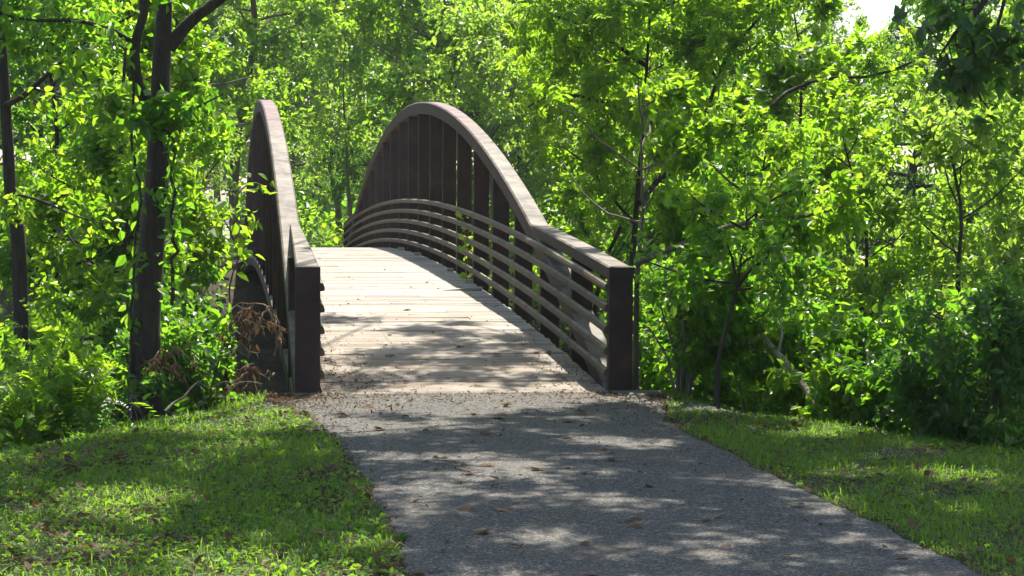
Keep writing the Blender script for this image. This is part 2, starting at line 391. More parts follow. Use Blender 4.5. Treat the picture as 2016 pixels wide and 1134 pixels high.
def plant_tree(name, label, cat, base, wd, cr, bmat, lmat, group=None, wood='trunk', crown='crown', smooth=True):
    t = thing(name, label, cat, base, group)
    w_ = obj(wood, wd, M[bmat], t, smooth)
    c = obj(crown, cr, M[lmat], t) if cr is not None else None
    return t

def dup(root, loc, rotz, scale, label):
    r = root.copy(); COL.objects.link(r); r.location = loc; r.rotation_euler = (0, 0, rotz); r.scale = (scale,) * 3 if np.isscalar(scale) else scale
    r['label'] = label
    for ch in list(root.children):
        c = ch.copy(); COL.objects.link(c); c.parent = r
    return r

# ------------------------------------------------------------------ terrain
CX = [-40, -9, -5, -3.7, -2.9, -2.2, -1.78, 1.78, 1.95, 2.6, 3.3, 4.5, 8, 40]
CY = [-60, -13, -7, -3.9, -2.1, -.9, -.2, -.2, -1.0, -2.3, -4.1, -8, -16, -60]
def sstep(a): a = np.clip(a, 0, 1); return a * a * (3 - 2 * a)
def gz(x, y):
    x = np.asarray(x, float); y = np.asarray(y, float)
    d = (y - np.interp(x, CX, CY)) * .55
    near = -.75 * sstep(d / 1.3) - 2.1 * sstep((d - .5) / 4.5)
    near = near - .10 * sstep((d + 1.0) / 1.3) * (np.abs(x) > 1.6) * sstep((np.abs(x) - 1.6) / .6)
    far = -2.95 + 3.0 * sstep((y - 31) / 8) + np.clip((y - 39) * .02, 0, 1.6)
    return np.where(y < 22, np.maximum(near, -2.95), far) + .05 * np.sin(x * 1.3 + y * .7) * np.cos(y * .9 - x * .4) * (np.clip((y - np.interp(x, CX, CY)), 0, 1))

def grid_mesh(xs, ys, zf):
    mb = MB(); X, Y = np.meshgrid(xs, ys, indexing='ij'); Z = zf(X, Y); n, k = X.shape
    i, j = np.meshgrid(np.arange(n - 1), np.arange(k - 1), indexing='ij'); a = i * k + j
    mb.add(np.stack([X, Y, Z], -1), np.stack([a, a + k, a + k + 1, a + 1], -1).reshape(-1, 4)); return mb
xs = np.concatenate([np.linspace(-400, -14, 18)[:-1], np.arange(-14, 18, .25), np.linspace(18, 400, 18)])
ys = np.concatenate([np.linspace(-200, -20, 8)[:-1], np.arange(-20, 8, .25), np.arange(8, 70, 1.), np.linspace(70, 900, 24)])
g = obj('ground', grid_mesh(xs, ys, gz), M['soil'], smooth=True); g['kind'] = 'structure'

# asphalt path, real outline on the lawn
LP = [(528, 779), (545, 800), (600, 822), (635, 850), (668, 880), (700, 925), (738, 985), (765, 1040), (786, 1085), (800, 1134)]
RP = [(1306, 779), (1312, 800), (1320, 830), (1372, 862), (1450, 900), (1530, 945), (1630, 990), (1725, 1032), (1830, 1080), (1935, 1134)]
rng = R(3)
lp = np.array([ground_at(*p)[:2] for p in LP]); rp = np.array([ground_at(*p)[:2] for p in RP])
lp = np.concatenate([lp, lp[-1] + np.array([[.25, -3], [.1, -8], [-1, -16], [-3, -40]])]); rp = np.concatenate([rp, rp[-1] + np.array([[.75, -3], [.9, -8], [.2, -16], [-1.6, -40]])])
yy = np.concatenate([np.arange(-.30, -10, -.07), np.arange(-10, -45, -.8)])
def edge(e, y): o = np.argsort(e[:, 1]); return np.interp(y, e[o, 1], e[o, 0])
jl = np.convolve(rng.normal(size=len(yy) + 4), np.ones(5) / 5, 'valid') * .035; jr = np.convolve(rng.normal(size=len(yy) + 4), np.ones(5) / 5, 'valid') * .035
XL = edge(lp, yy) + jl; XR = edge(rp, yy) + jr
U = np.array([0, .008, .03, .08, .15, .25, .35, .45, .55, .65, .75, .85, .92, .97, .992, 1]); U = np.delete(U, 7); Z0 = .012
PX = XL[:, None] + (XR - XL)[:, None] * U; PY = np.repeat(yy[:, None], 15, 1)
PZ = Z0 + .012 * np.sin(U * PI)[None] + np.zeros_like(PX); PZ[:, 0] = PZ[:, -1] = -.05
mb = MB(); n, k = PX.shape; i, j = np.meshgrid(np.arange(n - 1), np.arange(k - 1), indexing='ij'); a = i * k + j
mb.add(np.stack([PX, PY, PZ], -1), np.stack([a, a + k, a + k + 1, a + 1], -1).reshape(-1, 4))
p = obj('path', mb, M['asphalt'], smooth=True); p['kind'] = 'structure'
def in_path(x, y, mrg=0.): return (x > np.interp(-y, -yy, XL) - mrg) & (x < np.interp(-y, -yy, XR) + mrg) & (y < -.25)

# far lawn and the pale path winding over it
mb = grid_mesh(np.linspace(-45, 50, 40), np.linspace(40, 120, 60), lambda x, y: gz(x, y) + .03)
o = obj('lawn', mb, M['far_lawn'], smooth=True); o['kind'] = 'structure'
fp = spline([(0, 39.2, 0), (-.7, 43, 0), (-1.5, 48, 0), (-1.75, 58, 0), (-2.05, 68, 0), (-2.7, 80, 0), (-5.5, 100, 0), (-13, 118, 0)], 60)
tg = unit(np.gradient(fp, axis=0)); sd = np.stack([tg[:, 1], -tg[:, 0], 0 * tg[:, 0]], 1) * .8
A, B = fp - sd, fp + sd
for q in (A, B): q[:, 2] = gz(q[:, 0], q[:, 1]) + .07
mb = MB(); mb.add(np.stack([A, B], 1), [(2 * i, 2 * i + 1, 2 * i + 3, 2 * i + 2) for i in range(59)])
o = obj('far_path', mb, M['far_path']); o['kind'] = 'structure'
# creek water under the span
mb = grid_mesh(np.linspace(-60, 60, 30), np.linspace(9, 30, 12), lambda x, y: 0 * x - 2.78)
mw, N_, L_, P_ = node_mat('creek_water'); P_.inputs['Base Color'].default_value = (.03, .035, .02, 1); P_.inputs['Roughness'].default_value = .08
bump(N_, L_, P_, noise(N_, L_, 5, 3, .5, objvec(N_, L_)), .15, .05)
o = obj('creek_water', mb, mw); o['kind'] = 'structure'

# ------------------------------------------------------------------ the bridge
S, NP_, WI, WO = 1.94336, 20, 1.2735, 1.490
SPAN = S * NP_
fd = lambda y: .772 * (1 - (1 - np.asarray(y, float) / (SPAN / 2)) ** 2)
fa = lambda y: 3.432 - .03473 * (10 - np.asarray(y, float) / S) ** 2
br = thing('footbridge', 'arched brown steel footbridge with plank deck crossing the wooded creek', 'bridge', (0, 0, 0))
rng = R(11)
# deck planks
mb = MB(); y = .03; k = 0
while y < SPAN - .03:
    wd_ = .185; y1 = y + wd_ - .009 - abs(rng.normal()) * .004
    za, zb = float(fd(y)), float(fd(y1)); dz = rng.normal() * .0014; x0, x1 = -1.262 + rng.normal() * .006, 1.262 + rng.normal() * .006
    sp = 0 if rng.uniform() < .6 else rng.uniform(-.8, .8)
    segs = [(x0, x1)] if sp == 0 else [(x0, sp - .003), (sp + .003, x1)]
    for a_, b_ in segs:
        xsn = np.linspace(a_, b_, 7); cr_ = rng.normal() * .003; tw_ = rng.normal(size=2) * .0014
        top = []
        for xx in xsn:
            u_ = (xx - a_) / (b_ - a_); lift = cr_ * (2 * u_ - 1) ** 2 + tw_[0] * u_
            top.append([(xx, y, za + dz + lift - .05), (xx, y, za + dz + lift - .004), (xx, y + .006, za + dz + lift), (xx, y1 - .006, zb + dz + lift + tw_[1]), (xx, y1, zb + dz + lift - .004), (xx, y1, zb + dz + lift - .05)])
        v = np.array(top).reshape(-1, 3); q = [(i * 6 + j, (i + 1) * 6 + j, (i + 1) * 6 + (j + 1) % 6, i * 6 + (j + 1) % 6) for i in range(6) for j in range(6)]
        e = 36; mb.add(v, q + [(0, 1, 4, 5), (1, 2, 3, 4), (e + 5, e + 4, e + 1, e), (e + 4, e + 3, e + 2, e + 1)])
    y += wd_; k += 1
deck = obj('deck', mb, M['wood'], br)
# screw heads in lines over the joists
mb = MB(); hx = np.array([[math.cos(a), math.sin(a), 0] for a in np.arange(6) * PI / 3])
for xx in (-1.05, -.42, .36, 1.0):
    for i in range(k):
        for dy in (.045, .13):
            yc = .03 + .185 * i + dy; xc = xx + rng.normal() * .008
            mb.add(np.array([xc, yc, float(fd(yc)) + .0035]) + hx * .010, [(0, 1, 2, 3), (0, 3, 4, 5)])
dk, N_, L_, P_ = node_mat('dark_screw'); P_.inputs['Base Color'].default_value = (.05, .035, .03, 1); P_.inputs['Roughness'].default_value = .6
s_ = obj('screw_heads', mb, dk, deck); s_['kind'] = 'stuff'
ya = np.linspace(.0, SPAN, 121)
for sgn in (-1, 1):
    a_, b_ = (WI, WO) if sgn > 0 else (-WO, -WI)
    mb = MB(); yt = np.linspace(.10, SPAN - .10, 121)
    # top chord: centre line .1 below its upper face
    pt = np.stack([0 * yt, yt, fa(yt)], 1); sweep(mb, pt, rprof(a_, b_, -.205, 0, .018)); obj('arch_chord', mb, M['steel'], br)
    mb = MB(); sweep(mb, np.stack([0 * ya, ya, fd(ya) - .17], 1), rprof(a_ + .01, b_ - .01, -.2, 0, .015)); obj('bottom_chord', mb, M['steel'], br)
    for i in range(1, NP_):
        yv = i * S; zt = float(fa(yv)) - .19; zb = float(fd(yv)) - .35
        mb = MB()
        if i in (1, NP_ - 1): zt = float(fd(yv)) + .985
        box(mb, a_ + .004, b_ - .004, yv, yv + .075, zb, zt, .006); obj('upright', mb, M['steel'], br)
    for y0, y1 in ((0, .10), (SPAN - .10, SPAN)):
        mb = MB(); box(mb, a_, b_, y0, y1, -.30, 1.104, .008); obj('post', mb, M['steel'], br)
    # handrail from post to arch at each end
    for ends in ((.10, 2.55 * S), (SPAN - 2.55 * S, SPAN - .10)):
        yh = np.linspace(*ends, 24); mb = MB(); sweep(mb, np.stack([0 * yh, yh, fd(yh) + 1.098], 1), rprof(a_ + .005, b_ - .005, -.125, 0, .014))
        if sgn < 0:      # the left handrails narrow towards the arch
            v = mb.v[0]; f_ = 1 - .5 * np.clip(np.minimum(v[:, 1], SPAN - v[:, 1]) / (2.4 * S), 0, 1); v[:, 0] = -WI + (v[:, 0] + WI) * f_
        obj('handrail', mb, M['steel'], br)
    for h in (.92, .735, .545, .355, .16):
        prof = np.array([(-.001, .036), (.016, .036), (.030, .022), (.038, -.004), (.039, -.026), (.030, -.035), (-.001, -.036)])
        if sgn > 0: prof = np.stack([WI - prof[:, 0], prof[:, 1]], 1)[::-1]
        else: prof = np.stack([-WI + prof[:, 0], prof[:, 1]], 1)
        mb = MB(); yr = np.linspace(.02, SPAN - .02, 131); sweep(mb, np.stack([0 * yr, yr, fd(yr) + h], 1), prof); obj('rail', mb, M['rail_steel'], br)
    # toe plate along the deck edge
    mb = MB(); sweep(mb, np.stack([0 * ya, ya, fd(ya) - .05], 1), rprof(*((1.264, 1.272) if sgn > 0 else (-1.272, -1.264)), -.13, .03, .002)); obj('edge_angle', mb, M['steel'], br)
for i in range(0, NP_ + 1):
    yv = min(max(i * S, .12), SPAN - .2); mb = MB(); box(mb, -1.30, 1.30, yv, yv + .1, float(fd(yv)) - .36, float(fd(yv)) - .075, .006); obj('floor_beam', mb, M['steel'], br)
for xx in (-.42, .36):
    mb = MB(); sweep(mb, np.stack([0 * ya, ya, fd(ya) - .056], 1), rprof(xx - .04, xx + .04, -.018, 0, .004)); obj('stringer', mb, M['steel'], br)
for y_, x_, s in ((4.9 * S, 1.20, 1.), (6.1 * S, 1.21, .9), (8.6 * S, 1.2, 1.), (10.2 * S, 1.2, 1.)):
    mb = MB(); z_ = float(fd(y_)); box(mb, x_ - .06 * s, x_ + .05 * s, y_, y_ + .16, z_ - .01, z_ + .055 * s, .008); obj('scupper_block', mb, M['wood'], br)
mb = MB(); y_ = 4.35 * S; z_ = float(fd(y_)); mb.add([(.72, y_, z_ + .004), (1.235, y_ - .02, z_ + .045), (1.235, y_ + .15, z_ + .045), (.72, y_ + .15, z_ + .006),
    (.72, y_, z_ - .02), (1.235, y_ - .02, z_ + .012), (1.235, y_ + .15, z_ + .012), (.72, y_ + .15, z_ - .02)], [(0, 1, 2, 3), (7, 6, 5, 4), (0, 4, 5, 1), (1, 5, 6, 2), (2, 6, 7, 3), (3, 7, 4, 0)])
o = obj('warped_board', mb, M['wood'], br); o['label'] = 'loose warped board end lifting off the deck'

# abutment: capped stacked-block wall carrying the near end
ab = thing('abutment', 'concrete bridge abutment with pale cap at the near end', 'abutment', (0, 0, 0))
mb = MB(); box(mb, -1.72, 1.73, -.36, .02, -.16, .006, .02); obj('cap', mb, M['concrete'], ab)
mb = MB(); rng = R(5); z = -2.9
while z < -.2:
    h = .19; x = -1.95 + rng.uniform(-.05, .05)
    while x < 1.95:
        l = rng.uniform(.35, .6); x1 = min(x + l, 1.98); box(mb, x, x1 - .008, -.28 + rng.normal() * .012, .35 + rng.normal() * .015, z, min(z + h - .012, -.162), .014); x += l
    z += h
obj('block_wall', mb, M['dark_stone'], ab)
ab2 = thing('abutment', 'far concrete abutment under the hidden end of the bridge', 'abutment', (0, SPAN, 0))
mb = MB(); box(mb, -1.72, 1.73, -.02, .36, -3, -.0, .02); obj('cap', mb, M['concrete'], ab2)
CUR[0] = None
if HAZE:
    mh = bpy.data.materials.new('haze'); mh.use_nodes = True; N_ = mh.node_tree.nodes; N_.remove(N_['Principled BSDF'])
    pv = N_.new('ShaderNodeVolumePrincipled'); pv.inputs['Color'].default_value = (.86, .93, .96, 1); pv.inputs['Density'].default_value = HAZE; pv.inputs['Anisotropy'].default_value = .3
    mh.node_tree.links.new(pv.outputs[0], N_['Material Output'].inputs['Volume'])
    mb = MB(); box(mb, -420, 420, -210, 910, -4.5, 26); o = obj('haze', mb, mh); o['kind'] = 'stuff'
# ------------------------------------------------------------------ trees near the bridge
def loc(base, pts): return [np.asarray(p) - base for p in pts]
def on_ground(p):
    CUR[0] = np.array([p[0], p[1], float(gz(p[0], p[1]))]); return CUR[0].copy()

# big dark trunk left of the bridge
rng = R(21)
b = on_ground(at(283, 830, 17.3)); 
tr = loc(b, [b + np.array([0, 0, -.3]), at(284, 760, 17.3), at(286, 600, 17.3), at(305, 400, 17.3), at(313, 250, 17.3), at(318, 100, 17.35), at(324, 0, 17.4), at(330, -200, 17.5), at(310, -500, 17.6), at(330, -850, 17.8)])
def over(x, y, h): return np.array([x + SUN[0] / SUN[2] * h, y + SUN[1] / SUN[2] * h, h])   # crown point whose shade reaches the ground at (x, y)
lm = [(loc(b, [at(300, 235, 17.3), at(285, 195, 17.25), at(268, 150, 17.2), at(266, 85, 17.15), at(285, 10, 17.1), at(262, -120, 17.0), at(230, -330, 16.9)]), .06, 2, .8, .7),
      (loc(b, [at(330, 95, 17.4), at(352, 66, 17.4), at(385, 32, 17.4), at(425, 5, 17.4), at(500, -60, 17.5), at(640, -190, 17.6), at(820, -300, 17.7)]), .065, 4, 1.3, .55),
      (loc(b, [at(335, 232, 17.3), at(370, 222, 17.2), at(400, 205, 17.1), at(440, 185, 17.0)]), .016, 3, .5),
      (loc(b, [at(270, 90, 17.2), at(220, 60, 17.), at(150, 40, 16.7), at(60, 40, 16.4), at(-30, 20, 16.2)]), .025, 7, .9)]
TOP = np.array(tr)
for x_, y_, h_, n_ in ((-2.7, -3.9, 7.2, 8), (-3.9, -5.2, 6.8, 8), (-1.4, -7.6, 7.6, 8), (-2.2, -5.8, 7.4, 8), (-1.2, -4.2, 7.4, 8), (-3.2, -4.6, 6.6, 8), (-1.5, -6.6, 7.0, 9), (-3.0, -7.2, 6.6, 8), (.2, -2.6, 7.6, 9), (.3, -5.0, 8.0, 9), (-.5, .9, 8.4, 7), (-.4, 1.9, 8.6, 6), (.1, 3.2, 8.6, 6), (-.6, 4.3, 8.8, 3), (-.6, -8.6, 6.6, 8), (.2, -3.6, 8.4, 8), (-.6, -3.2, 8.2, 7), (-1.2, -8., 7.6, 8), (-4.4, -8, 6.6, 8), (-2.2, -5.6, 7.4, 8)):
    e = over(x_, y_, h_) - b; t0 = np.array([.35, .15, h_ - 1.7 - b[2]]) * np.array([1, 1, 1]); m_ = (t0 * .45 + e * .55) + np.array([0, 0, .35])
    lm.append(([t0, m_, e, e + unit(e - t0) * .7], .035, n_, 3.0, .3))
wd, cr = build_tree(rng, 9.5, .155, 2.6, .8, 5, 52000, .082, T_OVATE, trunk=tr, limbs=lm, n_sub=7, tw=5, sp=.10, jit=.6)
T1 = plant_tree('broadleaf_tree', 'thick dark trunked tree with forked stem left of the bridge', 'tree', b, wd, cr, 'bark_dark', 'leaf_mid')

# tree at the left border
rng = R(22)
b = on_ground(at(48, 560, 19.2)); tr = loc(b, [b + np.array([0, 0, -.3]), at(40, 540, 19.2), at(22, 400, 19.2), at(12, 220, 19.2), at(2, 60, 19.2), at(-10, -100, 19.2), at(-30, -420, 19.3), at(-20, -700, 19.3)])
lm = [(loc(b, [at(5, 210, 19.2), at(40, 192, 19.), at(85, 155, 18.8), at(125, 118, 18.7), at(170, 82, 18.6), at(260, 30, 18.5)]), .03, 7),
      (loc(b, [at(20, 380, 19.2), at(80, 395, 18.9), at(150, 425, 18.6), at(200, 440, 18.5)]), .016, 4)]
wd, cr = build_tree(rng, 8, .085, 2.4, .75, 6, 3600, .095, T_OVATE, trunk=tr, limbs=lm, n_sub=6, tw=4, sp=.06)
plant_tree('broadleaf_tree', 'slim dark trunk at the left picture edge with one rising branch', 'tree', b, wd, cr, 'bark_dark', 'leaf_bright')

# leafy understorey trees behind the big trunk
def under(seed, px, py_top, d, label, lmat, n, size, tm, spread, bmat='bark_dark', h0=.12, name='understorey_tree', lean=(0, 0), nl=20, dr=.3, zb=None, tw=4, n_sub=6, up=.45, flat=0):
    rng = R(seed); t = at(px, py_top, d); b = np.array([t[0] - lean[0] * 4, t[1] - lean[1] * 4, 0]); b[2] = float(gz(b[0], b[1])) if zb is None else zb
    H = t[2] - b[2]; CUR[0] = b
    wd, cr = build_tree(rng, H, .014 + .0075 * H, spread, h0, nl, n, size, tm, lean=lean, n_sub=n_sub, tw=tw, sp=.07, droop=dr, up=up, flat=flat)
    return plant_tree(name, label, 'tree', b, wd, cr, bmat, lmat)
under(31, 130, -30, 21.5, 'bright green understorey tree between the left trunks', 'leaf_bright', 12500, .09, T_OVATE, 1.4)
under(32, 330, -60, 25.5, 'yellow green leafy tree just left of the near arch', 'leaf_bright', 9000, .095, T_OVATE, 1.15, h0=.48)
under(33, 225, -90, 27.0, 'tall mid green tree behind the thick dark trunk', 'leaf_mid', 12500, .11, T_OVATE, 1.8, h0=.2)
under(34, 20, -90, 25.5, 'dark leaved tree behind the left edge trunk', 'leaf_mid', 11500, .105, T_OVATE, 1.9)

# sprigs reaching in front of the left arch
rng = R(41); b = on_ground(at(455, 640, 21.5)); wd = MB(); acc = []
for pts in ([at(455, 640, 21.5), at(452, 560, 21.3), at(470, 500, 21.0), at(445, 440, 20.6), at(415, 385, 20.2)], [at(470, 500, 21.), at(455, 450, 20.8), at(480, 425, 20.6), at(515, 432, 20.5)],
            [at(452, 440, 20.6), at(470, 380, 20.6), at(500, 360, 20.6), at(522, 370, 20.5)]):
    q = spline(loc(b, pts), 10); tube(wd, q, np.linspace(.012, .004, 10), 5)
    acc += [(q[i], q[i + 1] + rng.normal(size=3) * .06) for i in range(3, 9)]
CUR[0] = None; cr = foliage(rng, acc, 75, .13, T_OVATE, spread=.06, droop=.4)
plant_tree('sapling', 'thin leafy sapling leaning in front of the left arch', 'sapling', b, wd, cr, 'bark_grey', 'leaf_bright', wood='stem', crown='leaves')

# ---- right bank
rng = R(51)   # sapling with a dark wavy stem
b = on_ground(at(1411, 806, 16.7)); tr = loc(b, [b + np.array([0, 0, -.1]), at(1412, 760, 16.7), at(1416, 700, 16.7), at(1432, 640, 16.7), at(1447, 580, 16.7), at(1452, 560, 16.7), at(1460, 500, 16.7), at(1470, 430, 16.8), at(1465, 330, 16.9)])
lm = [(loc(b, [at(1452, 565, 16.7), at(1475, 535, 16.6), at(1505, 510, 16.6), at(1536, 478, 16.5), at(1560, 430, 16.4)]), .016, 5),
      (loc(b, [at(1447, 540, 16.7), at(1440, 505, 16.7), at(1425, 470, 16.7), at(1400, 440, 16.8)]), .012, 4)]
wd, cr = build_tree(rng, 2, .026, .8, .5, 7, 1500, .08, T_OVATE, trunk=tr, limbs=lm, n_sub=4, tw=3, sp=.05, sides=7)
plant_tree('sapling', 'slender sapling with wavy dark stem right of the end post', 'sapling', b, wd, cr, 'bark_dark', 'leaf_mid', wood='stem', crown='leaves')

rng = R(52)   # tree behind the right post with the low limb
b = on_ground(at(1252, 780, 18.6)); tr = loc(b, [b + np.array([0, 0, -.2]), at(1252, 700, 18.6), at(1254, 560, 18.6), at(1260, 480, 18.6), at(1266, 400, 18.6), at(1262, 300, 18.7), at(1270, 180, 18.8)])
lm = [(loc(b, [at(1252, 520, 18.6), at(1285, 503, 18.5), at(1330, 487, 18.4), at(1390, 462, 18.3), at(1460, 440, 18.2), at(1540, 432, 18.1), at(1610, 420, 18.), at(1685, 400, 17.9)]), .035, 6, 1.1, .62),
      (loc(b, [at(1258, 500, 18.6), at(1300, 460, 18.8), at(1340, 430, 18.9), at(1400, 415, 19.)]), .016, 5)]
wd, cr = build_tree(rng, 3, .034, 1.1, .5, 9, 3700, .085, T_OVATE, trunk=tr, limbs=lm, n_sub=5, tw=4, sp=.06)
plant_tree('broadleaf_tree', 'slim tree behind the right post with a long low limb', 'tree', b, wd, cr, 'bark_grey', 'leaf_bright')

rng = R(53)   # large bright tree with drooping compound leaves
b = on_ground(at(1235, 760, 29.00)); tr = loc(b, [b + np.array([0, 0, -.3]), at(1238, 700, 29.00), at(1245, 520, 29.00), at(1256, 380, 29.00), at(1268, 230, 28.88), at(1274, 120, 28.88), at(1282, 0, 28.88), at(1290, -110, 28.88)])
lm = [(loc(b, [at(1258, 400, 27.00), at(1300, 350, 27.63), at(1345, 305, 27.06), at(1385, 235, 27.81), at(1412, 160, 27.57), at(1440, 95, 27.44), at(1500, 30, 27.20), at(1560, -60, 27.07)]), .042, 9, 1.7, .6),
      (loc(b, [at(1300, 350, 27.63), at(1370, 315, 27.81), at(1430, 280, 27.44), at(1500, 225, 27.07), at(1560, 175, 27.83), at(1640, 153, 27.58), at(1720, 150, 27.33), at(1800, 120, 27.21)]), .042, 9, 1.7, .55),
      (loc(b, [at(1412, 160, 28.57), at(1385, 110, 28.44), at(1345, 85, 28.32), at(1290, 75, 28.20)]), .025, 6),
      (loc(b, [at(1266, 240, 28.88), at(1215, 210, 28.69), at(1150, 190, 27.83), at(1080, 190, 27.21), at(1040, 210, 26.84)]), .035, 11),
      (loc(b, [at(1272, 130, 28.88), at(1200, 80, 28.94), at(1120, 40, 28.32), at(1030, 20, 27.95)]), .035, 10),
      (loc(b, [at(1280, 20, 28.88), at(1350, -30, 29.18), at(1450, -60, 28.69), at(1600, -80, 28.20)]), .035, 9),
      (loc(b, [at(1250, 440, 29.00), at(1205, 390, 29.18), at(1160, 330, 28.57), at(1110, 290, 28.20)]), .03, 8)]
wd, cr = build_tree(rng, 6, .058, 2.1, .5, 14, 6000, .215, T_COMP, trunk=tr, limbs=lm, n_sub=6, tw=4, sp=.08, droop=.4, up=.5)
plant_tree('compound_leaved_tree', 'large bright tree with drooping compound leaves right of the arch', 'tree', b, wd, cr, 'bark_dark', 'leaf_yellow')

under(54, 1180, 90, 33, 'leafy green tree filling the gap beside the right arch', 'leaf_bright', 9500, .12, T_OVATE, 1.6)
under(55, 1480, 250, 22.4, 'mid height leafy tree behind the wavy sapling', 'leaf_bright', 8000, .088, T_OVATE, 1.35)
under(56, 1690, 230, 23.2, 'bright round leaved tree right of the wavy sapling', 'leaf_bright', 10000, .088, T_OVATE, 1.4)
under(57, 1900, 150, 22.8, 'pale green bushy tree near the right picture edge', 'leaf_pale', 10500, .09, T_OVATE, 1.5)
under(58, 1625, 20, 31.5, 'tall green tree standing behind the forked compound leaved tree', 'leaf_bright', 3600, .24, T_TRI, 1.6)
under(59, 1985, 60, 26.5, 'narrow leaved tree at the upper right edge', 'leaf_pale', 15000, .13, T_NARROW, 1.9)
under(60, 1380, 120, 34, 'dense tree in shade behind the right hand limbs', 'leaf_mid', 9500, .125, T_OVATE, 2.0)

# leaning pale dead trunk
rng = R(61); pts = spline([at(1610, 812, 16.6), at(1585, 765, 16.8), at(1545, 712, 17.1), at(1510, 672, 17.4), at(1495, 640, 17.6), at(1500, 600, 17.8)], 18)
mb = MB(); tube(mb, pts, np.linspace(.036, .016, 18), 8, rng, .05); tube(mb, spline([pts[8], pts[8] + np.array([.05, .05, .18]), pts[8] + np.array([.02, .1, .36])], 6), np.linspace(.016, .006, 6), 5)
tag(obj('leaning_trunk', mb, M['bark_pale'], smooth=True, off=pts[0]), 'pale bare trunk leaning out of the right hand bushes', 'dead trunk')

# ---- shrubs along both banks
def shrub(seed, px, d, label, h, w_, n, size, tm, lmat, name='shrub', nst=9, dr=.25, arch=.5, up=.8):
    rng = R(seed); p = at(px, 700, d); b = on_ground(p); wd = MB(); acc = []
    for i in range(nst):
        az = i * 2.4 + rng.uniform(-.4, .4); rad = w_ * rng.uniform(.35, 1); hh = h * rng.uniform(.6, 1.08)
        o = np.array([math.cos(az), math.sin(az), 0]); s = spline([o * .04, o * rad * .25 + np.array([0, 0, hh * .5]), o * rad * .65 + np.array([0, 0, hh * .9]), o * rad + np.array([0, 0, hh * (1 - arch * .25)])], 9)
        s += rng.normal(size=s.shape) * .015; s[0, 2] = -.1
        tube(wd, s, np.linspace(.014, .004, 9), 5); twiggery(wd, rng, s, .012, max(h, w_) * .8, 6, 4, acc, start=.15, up=.3)
    cr = foliage(rng, acc, n, size, tm, spread=.05, droop=dr, up=up)
    return plant_tree(name, label, 'shrub', b, wd, cr, 'bark_grey', lmat, wood='stems', crown='foliage')
shrub(71, 45, 15.4, 'feathery bright shrub at the left edge of the lawn', 1.25, .62, 1350, .22, T_FROND, 'leaf_bright', 'feathery_shrub', dr=.1, up=1.2)
shrub(72, 175, 17.6, 'dark broad leaved bush left of the thick trunk', 1.5, .9, 5100, 0.080, T_OVATE, 'leaf_dark')
shrub(73, 95, 18.6, 'shaded bush between the feathery shrub and the left edge trunk', 1.9, 1.0, 5610, 0.080, T_OVATE, 'leaf_mid')
shrub(74, 375, 18.4, 'leafy bush between the thick trunk and the bridge', 1.5, .8, 4760, 0.080, T_OVATE, 'leaf_mid')
shrub(75, 450, 20.0, 'bush growing against the left side of the bridge', 1.6, .7, 4080, 0.088, T_OVATE, 'leaf_mid')
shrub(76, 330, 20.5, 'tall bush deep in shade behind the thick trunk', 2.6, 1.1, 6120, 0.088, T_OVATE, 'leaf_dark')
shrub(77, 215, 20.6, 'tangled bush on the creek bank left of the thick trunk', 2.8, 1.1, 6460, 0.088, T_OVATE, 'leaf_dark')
shrub(81, 1345, 17.9, 'shaded low bush just right of the end post', 1.25, .75, 4080, 0.080, T_OVATE, 'leaf_mid')
shrub(82, 1500, 18.0, 'bush behind the base of the wavy sapling', 1.55, .85, 5100, 0.080, T_OVATE, 'leaf_mid')
shrub(83, 1650, 16.9, 'glossy round leaved bush beside the leaning dead trunk', 1.5, .8, 5100, 0.088, T_OVATE, 'leaf_bright')
shrub(84, 1790, 16.3, 'bushy green shrub on the right crest of the lawn', 1.7, .8, 5440, 0.084, T_OVATE, 'leaf_mid')
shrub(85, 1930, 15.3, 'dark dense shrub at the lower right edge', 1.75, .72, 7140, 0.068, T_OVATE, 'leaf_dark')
shrub(86, 1850, 18.3, 'taller shrub behind the dark dense shrub', 2.7, 1.0, 6120, 0.088, T_OVATE, 'leaf_mid')
shrub(87, 1280, 20.5, 'bush beneath the low limb behind the right post', 2.3, .9, 5100, 0.088, T_OVATE, 'leaf_mid')
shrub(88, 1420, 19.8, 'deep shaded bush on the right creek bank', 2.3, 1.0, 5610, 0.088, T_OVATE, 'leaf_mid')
shrub(89, 1700, 19.2, 'tall arching bush behind the glossy round leaved bush', 2.6, 1.0, 6120, 0.088, T_OVATE, 'leaf_mid')

